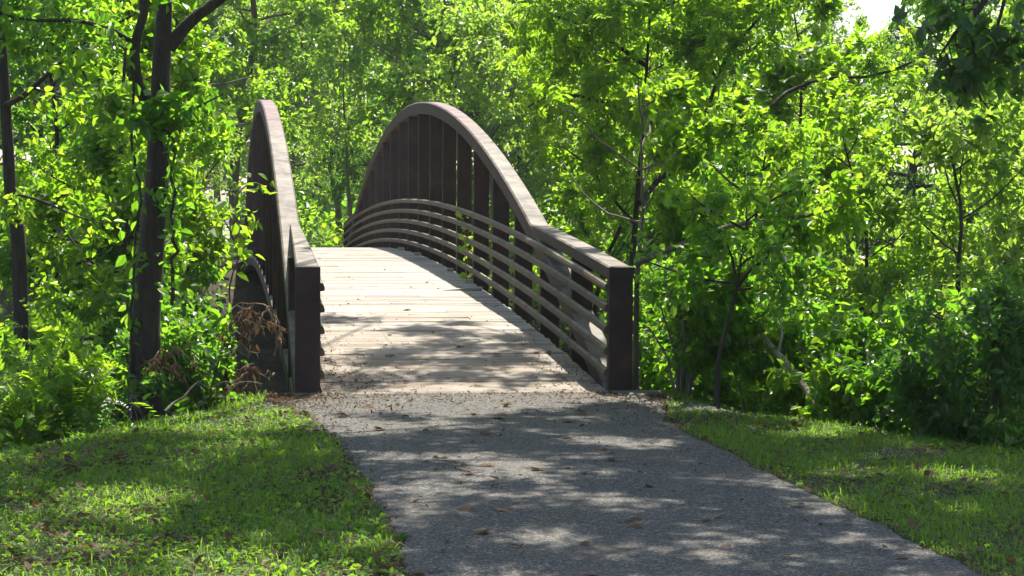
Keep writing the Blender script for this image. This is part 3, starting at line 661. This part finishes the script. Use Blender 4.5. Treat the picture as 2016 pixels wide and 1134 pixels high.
# tree outside the right edge whose dark lobed branch hangs into the upper right corner
rng = R(91); b = on_ground(np.array([6.6, -3.2, 0])); o3 = lambda *p: np.array(p) - b
tr = [o3(6.6, -3.2, b[2] - .3), o3(6.5, -3.2, 1.5), o3(6.3, -3.0, 4), o3(6.0, -2.4, 7), o3(5.6, -1.6, 10.5)]
HANG = [[o3(6.35, -3.05, 3.6), o3(5.2, -4.2, 3.9), o3(4.2, -5.3, 3.9), *loc(b, [at(2000, -60, 11.2), at(1935, 10, 11), at(1885, 60, 10.9), at(1850, 110, 10.8)])],
        loc(b, [at(1990, -55, 11.2), at(1960, 60, 11.1), at(1915, 125, 11.0), at(1880, 175, 10.9)]), loc(b, [at(2000, -60, 11.2), at(2010, 40, 11.), at(1990, 110, 11.)])]
lm = []
for x_, y_, h_, n_ in ((2.6, -4.2, 7.4, 9), (2.8, -6.6, 7.2, 9), (1.2, -3.4, 7.8, 9), (1.3, -5.9, 7.8, 9), (.5, -7.9, 7.6, 9), (1.8, -8.6, 7.2, 9), (3.7, -4.4, 6.6, 8), (4.0, -5.6, 6.4, 8), (3.4, -8.2, 6.6, 8), (.9, 1.1, 8.8, 6), (1.0, 2.4, 8.8, 6), (.7, 4.0, 9.2, 3), (1.5, -2.3, 7.9, 8), (.9, -6.8, 7.4, 8), (1.6, -4.2, 7.0, 8), (.2, -6.6, 8.2, 8), (2.9, -8.2, 7.6, 8), (2.0, -5.2, 8.2, 8), (2.2, -7.6, 8., 8), (.9, -4.6, 7.2, 8), (4.6, -4.2, 6.0, 8)):
    e = over(x_, y_, h_) - b; t0 = np.array([-.3, .25, h_ - 1.9 - b[2]]); m_ = (t0 * .45 + e * .55) + np.array([0, 0, .4])
    lm.append(([t0, m_, e, e + unit(e - t0) * .7], .04, n_, 3.0, .35))
wd, cr = build_tree(rng, 10, .19, 3.0, .8, 4, 41000, .082, T_LOBED, trunk=tr, limbs=lm, n_sub=6, tw=5, sp=.10)
T = plant_tree('lobed_leaved_tree', 'tree outside the right edge hanging dark lobed leaves into the corner', 'tree', b, wd, cr, 'bark_dark', 'leaf_dark')

hw = MB(); hacc = []
for k_, pts in enumerate(HANG):
    q = spline(pts, 14); tube(hw, q, np.linspace((.05, .012, .012)[k_], .004, 14), 6)
    twiggery(hw, rng, q, .02, .8, (9, 6, 5)[k_], 3, hacc, start=(.62, .25, .2)[k_], up=-.1)
obj('hanging_branch', hw, M['bark_dark'], T, True)
obj('hanging_leaves', foliage(rng, hacc, 170, .098, T_LOBED, spread=.06, droop=.5), M['leaf_dark'], T)
CUR[0] = None
# ---- woods beyond the creek: four kinds, copied
def proto(seed, name, H, r, spread, h0, nl, n, size, tm, bmat, lmat, label, **kw):
    wd, cr = build_tree(R(seed), H, r, spread, h0, nl, n, size, tm, sp=kw.pop('sp', .12), **kw)
    return plant_tree(name, label, 'tree', (0, 0, 0), wd, cr, bmat, lmat, 'trees beyond the creek')
PROT = [proto(101, 'background_tree', 13, .2, 4.2, .14, 30, 17000, .17, T_OVATE, 'bark_dark', 'leaf_mid', '', n_sub=7, tw=4),
        proto(102, 'background_tree', 14, .2, 4.6, .2, 28, 15000, .19, T_OVATE, 'bark_grey', 'leaf_bright', '', n_sub=7, tw=4),
        proto(103, 'background_tree', 15, .22, 3.6, .1, 36, 18000, .2, T_NARROW, 'bark_dark', 'leaf_dark', '', n_sub=7, tw=4, prof='cone', up=.1),
        proto(104, 'background_tree', 9, .12, 3.2, .1, 26, 13000, .14, T_OVATE, 'bark_grey', 'leaf_pale', '', n_sub=7, tw=4)]
first = [True] * 4
def far(k, px, d, s, label, rz):
    p = at(px, 420, d); b = on_ground(p)
    if first[k]:
        first[k] = False; r = PROT[k]; r.location = b; r.rotation_euler = (0, 0, rz); r.scale = (s,) * 3; r['label'] = label; return
    dup(PROT[k], b, rz, s, label)
FAR = [(1, 905, 58, 1.0, 'bright spreading tree rising behind the right arch'), (0, 1045, 62, 1.1, 'mid green tree rising right of the arch crown'),
       (2, 850, 70, .85, 'dark conical tree behind the crown of the right arch'), (1, 470, 68, 1.0, 'green tree above the left arch'),
       (1, 345, 60, .95, 'bright tree left of and behind the left arch'), (0, 300, 78, 1.15, 'tall green tree seen over the far pale path'),
       (3, 990, 50, 1.0, 'pale low tree just behind the right arch'), (3, 580, 92, 1.2, 'small pale tree left of the far meadow'),
       (1, 830, 92, 1.1, 'pale bright tree hidden half behind the right arch'), (3, 720, 96, 1.5, 'pale green tree beside the far forked trunk'),
       (3, 620, 118, 1.7, 'pale tree far back between the arches'), (0, 500, 112, 1.3, 'far green tree behind the left arch'),
       (1, 800, 108, 1.35, 'far tall tree behind the right arch'), (0, 950, 104, 1.4, 'far wide tree above the crown of the right arch'),
       (1, 1180, 70, 1.0, 'bright tree directly behind the compound leaved tree'), (1, 1330, 64, 1.1, 'bright far tree behind the rising limbs'),
       (0, 1415, 68, 1.0, 'green far tree under the upper right limbs'), (2, 1850, 54, .8, 'dark blue green conifer beside the sky gap'),
       (1, 1900, 66, .9, 'bright far tree near the upper right corner'), (0, 2060, 60, 1.0, 'green far tree at the right edge'),
       (3, 1590, 58, .85, 'pale low tree below the sky gap'), (0, 250, 66, 1.1, 'far green tree behind the thick dark trunk'),
       (1, 110, 62, 1.1, 'bright far tree between the two left trunks'), (0, -30, 64, 1.1, 'green far tree beyond the left edge trunk'),
       (3, 285, 54, .8, 'pale low tree beside the far pale path'), (3, 1150, 54, 1.0, 'pale low tree right of the arch foot'),
       (3, 1450, 52, .9, 'pale low tree behind the mid height leafy tree'), (3, 1980, 50, 1.0, 'pale low tree behind the pale bushy tree'),
       (0, 1280, 110, 1.3, 'farthest green tree behind the compound leaves'), (3, 430, 100, 1.6, 'pale distant tree over the end of the far path'), (0, 180, 108, 1.3, 'farthest green tree behind the left trunks'),
       (1, 2200, 46, .9, 'bright creek side tree just past the right picture edge'), (0, 2330, 58, 1.0, 'tall green tree well past the right picture edge')]
for i, (k, px, d, s, lb) in enumerate(FAR): far(k, px, d, s, lb, i * 1.7)

# bare-stemmed trees standing in the gap between the arches
rng = R(111); b = on_ground(at(668, 455, 72)); tr = loc(b, [b + np.array([0, 0, -.3]), at(666, 420, 72), at(660, 385, 72), at(655, 375, 72), at(650, 340, 72), at(640, 250, 72)])
lm = [(loc(b, [at(658, 380, 72), at(640, 372, 71.8), at(618, 362, 71.6), at(590, 358, 71.5)]), .07, 6), (loc(b, [at(659, 382, 72), at(668, 350, 72), at(672, 310, 72), at(690, 260, 72)]), .08, 7)]
wd, cr = build_tree(rng, 6, .15, 2.4, .6, 8, 2200, .16, T_OVATE, trunk=tr, limbs=lm, n_sub=5, tw=4, sp=.12)
plant_tree('forked_tree', 'forked bare stemmed tree in the gap between the arches', 'tree', b, wd, cr, 'bark_grey', 'leaf_pale')
rng = R(112); b = on_ground(at(692, 455, 66)); tr = loc(b, [b + np.array([0, 0, -.3]), at(690, 420, 66), at(684, 350, 66), at(682, 280, 66), at(676, 180, 66), at(680, 60, 66)])
wd, cr = build_tree(rng, 6, .09, 2.0, .5, 10, 1500, .16, T_OVATE, trunk=tr, limbs=[], n_sub=5, tw=4, sp=.12)
plant_tree('ivy_trunk_tree', 'dark straight tree beside the forked tree in the gap', 'tree', b, wd, cr, 'bark_grey', 'leaf_pale')

# low bushes at the end of the bridge and meadow grass
def mass(name, seed, n, x0, x1, y0, y1, h, size, tm, mat, up=.8, cond=None):
    rng = R(seed); x = rng.uniform(x0, x1, n); y = rng.uniform(y0, y1, n)
    if cond is not None: k = cond(x, y); x, y = x[k], y[k]
    hh = h * (.35 + .65 * np.clip(np.sin(x * 2.1 + 1.3 * np.sin(y * 1.7)) * .5 + .5 + rng.normal(size=len(x)) * .2, 0, 1.2))
    z = gz(x, y) + hh * rng.uniform(0, 1, len(x)); mb = MB()
    leaves(mb, rng, np.stack([x, y, z], 1), rng.normal(size=(len(x), 3)) * np.array([1, 1, .6]), size, tm, up=up)
    o = obj(name, mb, M[mat]); o['kind'] = 'stuff'; return o
crest_d = lambda x, y: y - np.interp(x, CX, CY)
mass('bank_undergrowth', 121, 26000, -9, 13, -7, 9, .5, .11, T_OVATE, 'leaf_mid', cond=lambda x, y: (crest_d(x, y) > .35) & ((np.abs(x) > 1.95) | (y > 3)))
mass('far_undergrowth', 122, 26000, -16, 34, 31, 62, 1.1, .2, T_OVATE, 'leaf_bright', cond=lambda x, y: (np.abs(x - np.interp(y, fp[:, 1], fp[:, 0])) > 1.7) & ((np.abs(x) > 1.8) | (y > 40)) & ((x > np.interp(y, fp[:, 1], fp[:, 0])) | (x < np.interp(y, fp[:, 1], fp[:, 0]) - 5) | (y < 38)))
mass('wood_edge_undergrowth', 123, 22000, -26, 45, 62, 100, 2.4, .34, T_OVATE, 'leaf_mid', cond=lambda x, y: (np.abs(x - np.interp(y, fp[:, 1], fp[:, 0])) > 3.0) & (x > np.interp(y, fp[:, 1], fp[:, 0])) | (x < np.interp(y, fp[:, 1], fp[:, 0]) - 7))
CUR[0] = None
# ------------------------------------------------------------------ lawn: blades, clover, litter
def blades(rng, x, y, h, wdt):
    n = len(x); z = gz(x, y) - .005; az = rng.uniform(0, 2 * PI, n); bend = rng.uniform(.3, 1.7, n); a2 = az + PI / 2
    d = np.stack([np.cos(az), np.sin(az), 0 * az], 1); s = np.stack([np.cos(a2), np.sin(a2), 0 * az], 1) * wdt[:, None]; b = np.stack([x, y, z], 1); u = np.array([0, 0, 1.])
    m1 = b + u * (h * (.58 - .14 * bend))[:, None] + d * (h * bend * .28)[:, None]; t = b + u * (h * (1 - .52 * bend))[:, None] + d * (h * bend * .72)[:, None]
    V = np.stack([b - s, b + s, m1 + s * .8, m1 - s * .8, t], 1); q = np.arange(n)[:, None] * 5 + np.array([0, 1, 2, 3]); tt = np.arange(n)[:, None] * 5 + np.array([3, 2, 4])
    return V.reshape(-1, 3), q, tt
rng = R(201)
def lawn_pts(n, seed):
    r = R(seed); x = r.uniform(-5.2, 4.6, n); y = r.uniform(-10.5, .0, n)
    edge_d = np.minimum(np.abs(x - np.interp(-y, -yy, XL)), np.abs(x - np.interp(-y, -yy, XR)))
    k = ~in_path(x, y, .0) & (crest_d(x, y) < .7) & ((np.abs(x) > 1.75) | (y < -.4)); return x[k], y[k], edge_d[k], r
patch = lambda x, y: .5 + .28 * np.sin(x * 2.3 + 1.7 * np.sin(y * 1.9)) + .22 * np.sin(y * 3.7 + x * 1.1) + .18 * np.sin(x * 7.1 - y * 5.3)
def gravelly(x, y): return np.exp(-(((x - 1.95) / .45) ** 2 + ((y + 1.55) / .40) ** 2)) + np.exp(-(((x + 1.55) / .42) ** 2 + ((y + 1.0) / .5) ** 2)) + .5 * np.exp(-(((x + 2.2) / .5) ** 2 + ((y + 2.1) / .35) ** 2))
x, y, e, r = lawn_pts(420000, 202)
pr = np.clip(.12 + .28 * (x > .5) + 1.0 * patch(x, y), .05, 1) * np.clip(e / .05, .5, 1) * np.clip(1 - 1.15 * gravelly(x, y), 0.02, 1)
k = r.uniform(size=len(x)) < pr; x, y = x[k], y[k]
tall = np.clip(crest_d(x, y) + .55, 0, .8) * .10
h = r.gamma(5, .0085, len(x)) * (.7 + .6 * patch(x, y)) + tall * r.uniform(.2, 1, len(x)); mb = MB(); mb.add(*blades(r, x, y, h, .0022 + .0012 * r.uniform(size=len(x)) + h * .008))
o = obj('grass', mb, M['grass']); o['kind'] = 'stuff'
x, y, e, r = lawn_pts(62000, 203)
k = (r.uniform(size=len(x)) < np.clip(1.25 - 1.1 * patch(x, y) + (y < -5) * .3, 0, 1) * np.clip(1 - gravelly(x, y), .02, 1)) & ((x < 0) | (r.uniform(size=len(x)) < .3)); x, y = x[k], y[k]
mb = MB(); leaves(mb, r, np.stack([x, y, gz(x, y) + r.uniform(.005, .05, len(x))], 1), r.normal(size=(len(x), 3)) * np.array([1, 1, .25]), .029, T_TRI, up=1.6, droop=.0, var=.5)
k = (r.uniform(size=len(x)) < .28) & (x < .5); xo, yo = x[k], y[k]
leaves(mb, r, np.stack([xo, yo, gz(xo, yo) + r.uniform(.005, .04, len(xo))], 1), r.normal(size=(len(xo), 3)) * np.array([1, 1, .25]), .030, T_OVATE, up=1.5, droop=-.05, var=.5)
k = r.uniform(size=len(x)) < .03; x, y = x[k], y[k]
for s in range(4): leaves(mb, r, np.stack([x, y, gz(x, y) + .01], 1), r.normal(size=(len(x), 3)) * np.array([1, 1, .2]), .055, T_OVATE, up=1.4, droop=-.15, var=.4)
o = obj('clover', mb, M['clover']); o['kind'] = 'stuff'
# crumbs of dead leaf and straw in the lawn, at the path edges and on the deck
def litter(name, x, y, z, r, size, tm):
    mb = MB(); leaves(mb, r, np.stack([x, y, z], 1), r.normal(size=(len(x), 3)) * np.array([1, 1, .12]), size, tm, up=2.2, droop=0, var=.7); o = obj(name, mb, M['leaf_dry']); o['kind'] = 'stuff'
x, y, e, r = lawn_pts(24000, 204); k = (r.uniform(size=len(x)) < np.where(x > .5, .45, 1.) * (.25 + .5 * (patch(x, y) < .4) + .5 * (e < .12) + gravelly(x, y) * .5)); x, y = x[k], y[k]
litter('leaf_litter', x, y, gz(x, y) + r.uniform(.005, .025, len(x)), r, .045, T_OVATE)
r = R(205); n = 3800; y = -.3 - np.where(r.uniform(size=n) < .5, r.gamma(1.2, .45, n), r.gamma(1.2, 2.8, n)); y = y[y > -10]; u = np.where(r.uniform(size=len(y)) < .25, r.uniform(size=len(y)), np.where(r.uniform(size=len(y)) < .6, r.beta(.5, 3.6, len(y)), 1 - r.beta(.5, 3.6, len(y)))); xl = np.interp(-y, -yy, XL); xr = np.interp(-y, -yy, XR); x = xl + (xr - xl) * u
k = (r.uniform(size=len(y)) < np.where(y > -1.6, 1., .55)) & ~((x > 1.25) & (y > -.75)); x, y = x[k], y[k]; 
litter('path_crumbs', x, y, 0 * x + .028 + r.uniform(0, .006, len(x)), r, .028, T_NARROW)
r = R(206); n = 800; y = r.gamma(1.2, 1.6, n) + .05; y = y[y < 20]; x = np.where(r.uniform(size=len(y)) < .6, -1.22 + r.gamma(1.1, .35, len(y)), 1.22 - r.gamma(1.1, .25, len(y))); k = np.abs(x) < 1.22; x, y = x[k], y[k]
litter('deck_crumbs', x, y, fd(y) + .007, r, .03, T_NARROW)
# gravel shoulders
r = R(207); n = 42000; x = r.uniform(-3, 3, n); y = r.uniform(-3, -.1, n); k = (r.uniform(size=n) < gravelly(x, y) * .8) & ~in_path(x, y, .0) & (crest_d(x, y) < .4); x, y = x[k], y[k]; n = len(x)
oc = np.array([(1, 0, 0), (0, 1, 0), (-1, 0, 0), (0, -1, 0), (0, 0, 1), (0, 0, -1)], float); of = np.array([(0, 1, 4), (1, 2, 4), (2, 3, 4), (3, 0, 4), (1, 0, 5), (2, 1, 5), (3, 2, 5), (0, 3, 5)])
sz = r.gamma(4, .0028, n)[:, None, None] * r.uniform(.6, 1.2, (n, 6, 1)) * np.array([1, 1, .7]); a = r.uniform(0, 2 * PI, n); ca, sa = np.cos(a)[:, None], np.sin(a)[:, None]
v = oc[None] * sz; v = np.stack([v[..., 0] * ca - v[..., 1] * sa, v[..., 0] * sa + v[..., 1] * ca, v[..., 2]], -1) + np.stack([x, y, gz(x, y) + .008], 1)[:, None]
mb = MB(); mb.add(v, None, (np.arange(n)[:, None, None] * 6 + of[None]).reshape(-1, 3)); o = obj('gravel', mb, M['gravel']); o['kind'] = 'stuff'

# single fallen leaves that can be counted
def curled(r, size, lobed):
    T, Q = (T_LOBED if lobed else T_OVATE); v = T.copy(); v[:, 2] += .55 * (v[:, 0] ** 2) * r.uniform(.2, 1.6) + .25 * (v[:, 1] - .5) ** 2 * r.uniform(0, 1.5); mb = MB(); mb.add((v - v[:, 2].min() * np.array([0, 0, 1])) * size, Q); return mb
r = R(210); meshes = [curled(r, s, l).mesh('fallen_leaf', M['leaf_dry']) for s, l in ((.085, True), (.075, False), (.10, True), (.06, False), (.055, False))]
def drop(x, y, z, k, label, group):
    o = bpy.data.objects.new('fallen_leaf', meshes[k]); COL.objects.link(o); o.location = (x, y, z); o.rotation_euler = (r.normal() * .2, r.normal() * .2, r.uniform(0, 6.28)); tag(o, label, 'leaf', group)
cnt = 0
while cnt < 85:
    y = r.uniform(-9.6, -.4); x = r.uniform(-1.2, 3.4)
    if in_path(np.array([x]), np.array([y]), -.08)[0]: drop(x, y, .022, int(r.integers(5)), 'dry brown fallen leaf lying on the asphalt path', 'fallen leaves on the path'); cnt += 1
for i in range(26):
    y = r.gamma(1.6, 2.4) + .1; x = r.uniform(-1.15, 1.15); drop(x, y, float(fd(y)) + .004, int(r.integers(5)), 'dry fallen leaf lying on the bridge planks', 'fallen leaves on the deck')
cnt = 0
while cnt < 60:
    y = r.uniform(-9.5, -.8); x = r.uniform(-4, 4)
    if not in_path(np.array([x]), np.array([y]), .05)[0] and crest_d(x, y) < .1 and (x < 0 or cnt % 3 == 0): drop(x, y, float(gz(x, y)) + .03, int(r.integers(5)), 'dry tan fallen leaf lying in the grass', 'fallen leaves in the grass'); cnt += 1

# ------------------------------------------------------------------ dead branches, sticks and vines
def dead(label, runs, leaf_n, name='dead_branch', seed=1, r0=.012, mat='twig_dry'):
    rng = R(seed); b = runs[0][0]; wd = MB(); acc = []
    for pts in runs:
        q = spline(loc(b, pts), 12); q[1:] += rng.normal(size=(11, 3)) * .012; tube(wd, q, np.linspace(r0, r0 * .35, 12), 5)
        for j in range(4):
            i = int(rng.integers(4, 11)); e = np.array([rng.normal() * .12, rng.normal() * .12, -.1 - rng.uniform(0, .15)]); tube(wd, [q[i], q[i] + e * .6, q[i] + e], [.004, .003, .002], 3); acc.append((q[i], q[i] + e))
    if leaf_n:
        t = thing(name, label, 'dead branch', b); obj('twigs', wd, M[mat], t, True)
        obj('dry_leaves', foliage(rng, acc, leaf_n, .075, T_NARROW, spread=.03, droop=1.2), M['leaf_dry'], t)
    else: tag(obj(name, wd, M[mat], smooth=True), label, 'dead branch').location = b
dead('dead branch with hanging brown leaves against the left truss', [[at(540, 700, 17.9), at(548, 640, 17.8), at(535, 610, 17.8), at(500, 598, 17.9), at(460, 600, 18.)], [at(500, 598, 17.9), at(470, 620, 17.8), at(450, 650, 17.8)], [at(530, 605, 17.8), at(515, 625, 17.7), at(510, 650, 17.7)]], 85, seed=301)
dead('dead brown sprig hanging below the left arch foot', [[at(540, 735, 17.6), at(520, 735, 17.5), at(490, 722, 17.5), at(465, 728, 17.5)], [at(490, 722, 17.5), at(470, 745, 17.4), at(440, 770, 17.4)]], 55, seed=302)
dead('withered brown branch right of the thick dark trunk', [[at(335, 760, 17.0), at(345, 720, 17.), at(338, 690, 17.), at(350, 670, 17.)], [at(338, 700, 17.), at(315, 690, 17.), at(305, 715, 16.9)]], 60, seed=303)
dead('bare curved stick arching over the left bank', [[at(145, 757, 16.2), at(175, 742, 16.2), at(205, 738, 16.3), at(225, 757, 16.4)]], 0, 'bare_stick', 304, .007)
dead('thin bare stick standing at the crest of the left lawn', [[at(250, 832, 16.0), at(262, 800, 16.0), at(258, 783, 16.), at(300, 800, 16.2)]], 0, 'bare_stick', 305, .008, 'bark_pale')
dead('long bare stick slanting from lawn to bridge bank', [[at(325, 810, 16.2), at(365, 775, 16.5), at(400, 745, 16.9), at(440, 700, 17.2)]], 0, 'bare_stick', 306, .013, 'bark_grey')
dead('pale horizontal stick lying beside the abutment', [[at(385, 757, 16.9), at(440, 755, 17.), at(510, 753, 17.2)]], 0, 'bare_stick', 307, .007, 'bark_pale')
gx = ground_at(1720, 925); dead('thin dry twig lying in the right lawn', [[ground_at(1690, 918) + np.array([0, 0, .05]), ground_at(1740, 912) + np.array([0, 0, .09]), ground_at(1800, 905) + np.array([0, 0, .06])]], 0, 'bare_stick', 308, .005, 'bark_pale')
# vine hanging beside the thick trunk
rng = R(311); b = at(262, 150, 17.1); q = spline(loc(b, [at(264, 150, 17.1), at(259, 230, 17.1), at(261, 300, 17.1), at(272, 350, 17.1), at(276, 390, 17.1), at(268, 460, 17.1), at(262, 560, 17.15), at(258, 700, 17.2), at(262, 830, 17.2)]), 40)
q[1:] += rng.normal(size=(39, 3)) * .006; mb = MB(); tube(mb, q, np.full(40, .012), 6); t = thing('hanging_vine', 'dark woody vine hanging beside the thick trunk', 'vine', b); obj('stem', mb, M['bark_dark'], t, True)
obj('leaves', foliage(rng, [(q[i], q[i + 1]) for i in range(10, 38)], 60, .10, T_OVATE, spread=.05), M['leaf_mid'], t)
# creeper wound round the thick trunk
rng = R(312); b = at(330, 560, 17.1); z = [at(338, 600, 17.1), at(342, 480, 17.1), at(340, 400, 17.1), at(338, 300, 17.12), at(333, 250, 17.12)]; q = spline(loc(b, z), 24); q[1:] += rng.normal(size=(23, 3)) * .012
mb = MB(); tube(mb, q, np.linspace(.018, .01, 24), 6); t = thing('creeper', 'creeper climbing the bridge side of the thick trunk', 'vine', b); obj('stem', mb, M['bark_dark'], t, True)
obj('leaves', foliage(rng, [(q[i], q[i + 1]) for i in range(23)], 130, .09, T_OVATE, spread=.07), M['leaf_mid'], t)
rng = R(313); b = at(325, 230, 17.1); mb = MB(); pos = at(322, 228, 17.1) - b + rng.normal(size=(190, 3)) * np.array([.14, .06, .09]); leaves(mb, rng, pos, rng.normal(size=(190, 3)), .11, T_OVATE)
tag(obj('leaf_tuft', mb, M['leaf_mid']), 'tuft of leaves sprouting from the fork of the thick trunk', 'leaf tuft').location = b
# vine through the right railing
rng = R(314); yv = 5.3 * S; b = np.array([1.33, yv, float(fd(yv)) - .25]); t = thing('railing_vine', 'small vine growing through the right railing', 'vine', b)
mb = MB(); acc = []
for e in range(4):
    q = spline([(0, -.05 * e, 0), (-.05, .15 * e - .2, .35), (-.09, .25 * e - .3, .65 + .1 * e), (-.1, .35 * e - .5, .72 + .18 * e)], 10); q[1:] += rng.normal(size=(9, 3)) * .015; tube(mb, q, np.linspace(.007, .003, 10), 4); acc += [(q[i], q[i + 1]) for i in range(2, 9)]
obj('stem', mb, M['twig_dry'], t, True); obj('leaves', foliage(rng, acc, 34, .11, T_OVATE, spread=.05), M['leaf_bright'], t)
